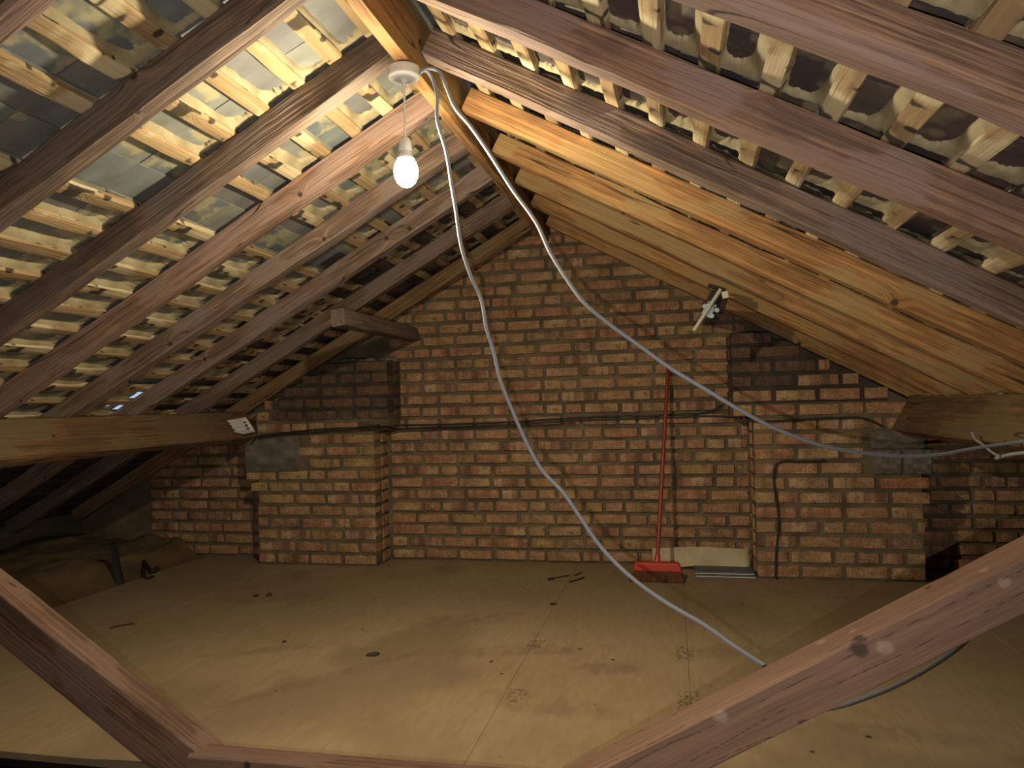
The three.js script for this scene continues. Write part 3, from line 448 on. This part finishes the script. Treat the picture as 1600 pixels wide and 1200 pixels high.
// ---------------------------------------------------------------- metal clamp at the end of the right timber stub
{
  const t = grp('rod_clamp'); t.position.set(0.90, 1.43, 0.80); tag(t, 'metal clamp holding a short pale rod on the end of the dark timber stub', 'clamp');
  const steel = std({ color: lin(0.34, 0.38, 0.37), metalness: 0.6, roughness: 0.45 }), cream = std({ color: lin(0.66, 0.6, 0.42), roughness: 0.5 }), pale = std({ color: lin(0.5, 0.47, 0.4), roughness: 0.45 });
  const a = atZ(1126, 452, 0.86).sub(t.position), b = atZ(1084, 517, 0.86).sub(t.position), d = b.clone().sub(a);
  const rod = mesh('rod', new THREE.CylinderGeometry(0.0095, 0.0095, d.length(), 16), pale, t); rod.position.copy(a).addScaledVector(d, 0.5); rod.quaternion.setFromUnitVectors(new THREE.Vector3(0, 1, 0), d.clone().normalize());
  const tilt = Math.atan2(d.x, -d.y) + 0.05;
  const pt = (x, y, z) => atZ(x, y, z).sub(t.position).toArray();
  const plate = new THREE.Shape(); plate.moveTo(-0.045, -0.06); plate.lineTo(0.03, -0.075); plate.lineTo(0.055, -0.04); plate.lineTo(0.05, 0.055); plate.quadraticCurveTo(0.02, 0.085, -0.03, 0.06);
  const pg = new THREE.ExtrudeGeometry(plate, { depth: 0.012, bevelEnabled: true, bevelThickness: 0.002, bevelSize: 0.002, bevelSegments: 1 });
  mesh('bracket_plate', place(pg, ...pt(1116, 476, 0.805), 0, 0, tilt * 0.6), M.dark, t);
  mesh('saddle', place(new THREE.TorusGeometry(0.017, 0.006, 8, 20, Math.PI * 1.3), ...pt(1109, 480, 0.85), 0.3, 0, tilt), steel, t);
  for (const [x, y] of [[1101, 479], [1120, 485], [1112, 494]]) { mesh('clamp_bolt', place(new THREE.CylinderGeometry(0.012, 0.012, 0.024, 6), ...pt(x, y, 0.845), Math.PI / 2), steel, t); }
  mesh('clamp_jaw', place(new RoundedBoxGeometry(0.05, 0.075, 0.03, 2, 0.006), ...pt(1108, 484, 0.83), 0, 0, tilt), steel, t);
  mesh('wedge', place(new RoundedBoxGeometry(0.03, 0.034, 0.03, 2, 0.004), ...pt(1133, 461, 0.86), 0, 0, 0.15), cream, t);
  mesh('top_strap', place(new RoundedBoxGeometry(0.085, 0.014, 0.04, 2, 0.004), ...pt(1120, 450, 0.84), 0, 0, -0.35), M.dark, t);
}
// ---------------------------------------------------------------- torn white tag on the left purlin
{
  const U = new THREE.Vector3(0, 0, -1), V = new THREE.Vector3(SA, -CA, 0).negate(), N = new THREE.Vector3().crossVectors(U, V);    // N points into the room
  const o = at(372, 668, [CA, SA, 0], CA * -1.967 + SA * 0.987);
  const s = new THREE.Shape(); s.moveTo(-0.07, 0.035); s.lineTo(0.07, 0.04); s.lineTo(0.082, -0.02); s.lineTo(0.06, -0.045); s.lineTo(-0.03, -0.05);
  for (const [x, y] of [[-0.045, -0.028], [-0.075, -0.03], [-0.05, -0.012], [-0.085, -0.01], [-0.058, 0.006], [-0.095, 0.012], [-0.066, 0.02], [-0.1, 0.03]]) s.lineTo(x, y);
  const slot = (y) => { const p = new THREE.Path(); p.moveTo(0.045, y); p.lineTo(0.062, y - 0.002); p.lineTo(0.064, y + 0.009); p.lineTo(0.046, y + 0.01); return p; };
  s.holes.push(slot(-0.02), slot(-0.004), slot(0.012));
  const g = new THREE.ExtrudeGeometry(s, { depth: 0.003, bevelEnabled: false });
  const p = g.attributes.position; for (let i = 0; i < p.count; i++) { const x = p.getX(i), y = p.getY(i); p.setZ(i, p.getZ(i) + 0.004 + 0.016 * sst(0.03, 0.085, x) + 0.02 * sst(-0.03, -0.05, y) + 0.008 * sst(-0.05, -0.1, x)); }
  g.computeVertexNormals();
  const m = mesh('torn_tag', g, M.white); m.matrix.makeBasis(U, V, N); m.quaternion.setFromRotationMatrix(m.matrix); m.position.copy(o).addScaledVector(N, 0.001); m.scale.set(1.2, 1.35, 1.5);
  tag(m, 'torn white plastic tag with a jagged edge fixed to the timber purlin', 'tag');
}
// ---------------------------------------------------------------- loose fill at the eaves, scraps on the floor
for (const s of [-1, 1]) {
  const g = new THREE.PlaneGeometry(1.0, 3.36, 44, 120); g.rotateX(-Math.PI / 2); const p = g.attributes.position;
  for (let i = 0; i < p.count; i++) { const x = p.getX(i) + 0.5, z = p.getZ(i) + 1.72, e = sst(0, 0.2, x); const h = e * (0.06 + 0.12 * fbm(x / 2, z / 4, 5, 9, 4, s + 31)) + 0.06 * x + 0.05 * e * (fbm(x / 2, z / 4, 20, 40, 3, s + 33) - 0.5); p.setXYZ(i, s * (2.395 + x), h - 0.02, z); }
  if (s < 0) { const a = g.index.array; for (let i = 0; i < a.length; i += 3) { const t = a[i]; a[i] = a[i + 1]; a[i + 1] = t; } }
  g.computeVertexNormals(); const m = mesh('insulation', g, M.wool); m.userData.kind = 'stuff'; m.userData.label = s < 0 ? 'dusty yellow loose insulation heaped at the eaves under the purlin with the white tag' : 'dusty yellow loose insulation heaped at the eaves beyond the brick pier with the black wire';
}
{
  tag(tube('hose_scrap', [[203, 871], [212, 874], [222, 876], [229, 885], [238, 893], [246, 889]].map(([x, y]) => { const q = atY(x, y, 0.06); return q; }), 0.014, M.black, scene, 40), 'bent black hose scrap lying by the insulation at the eaves', 'hose');
  tag(mesh('dark_gap_piece', place(timberGeo(0.24, 0.03, 0.045, 95, 0.006, 0.004).rotateZ(Math.PI / 2), ...atY(193, 911, 0).toArray(), 0.15, 0.4, 0.08), M.black), 'black upright piece standing in for a dark gap at the floor edge by the insulation', 'gap_piece');  // black piece added in place of a dark void, no real board
  const R = rng(99);
  const scrap = (name, x, y, r, flat, label, k) => { const g = new THREE.IcosahedronGeometry(r, 2), p = g.attributes.position; for (let i = 0; i < p.count; i++) { const f = 0.55 + 0.9 * vn(p.getX(i) / r * 1.6 + k * 7, p.getZ(i) / r * 1.6, 999, 999, k); p.setXYZ(i, p.getX(i) * f * 1.15, p.getY(i) * f * flat + r * flat * 0.6, p.getZ(i) * f * 1.2); } g.computeVertexNormals(); const m = mesh(name, g, M.dark); m.position.copy(atY(x, y, 0)); return tag(m, label, 'scrap'); };
  scrap('bark_flake', 584, 1023, 0.02, 0.3, 'dark curled flake in the middle of the floor, largest of the scraps', 1);
  scrap('floor_scrap', 865, 944, 0.017, 0.12, 'flat round dark scrap on the floor in front of the gable', 2);
  scrap('floor_scrap', 400, 932, 0.012, 0.5, 'small dark crumb on the floor before the dark topped pier, nearer the eaves', 3);
  scrap('floor_scrap', 421, 931, 0.014, 0.6, 'small dark crumb on the floor before the dark topped pier, nearer the broom', 4);
  scrap('floor_scrap', 445, 1003, 0.008, 0.5, 'tiny dark pellet on the open floor between the eaves and the large flake', 5);
  scrap('floor_scrap', 768, 1034, 0.006, 0.5, 'tiny dark pellet on the floor beyond the sill between the flake and cable', 6);
  const twig = (pts, r, label) => tag(tube('twig', pts.map(([x, y]) => atY(x, y, r)), r, M.dark, scene, 12, 6), label, 'twig', 'twigs on the floor before the gable');
  twig([[856, 905], [866, 904]], 0.007, 'short thick twig on the floor before the gable, shortest of the four');
  twig([[867, 903], [878, 901], [889, 899]], 0.004, 'thin twig on the floor before the gable, joining the short thick one');
  twig([[890, 909], [901, 906], [913, 902]], 0.005, 'dark twig on the floor before the gable, closest to the broom');
  twig([[898, 899], [908, 895]], 0.004, 'small twig on the floor before the gable, closest to the brick wall');
  twig([[171, 981], [190, 977], [210, 979 - 5]], 0.004, 'long dark splinter on the floor beside the dark brown strut');
}
renderer.render(scene, camera);
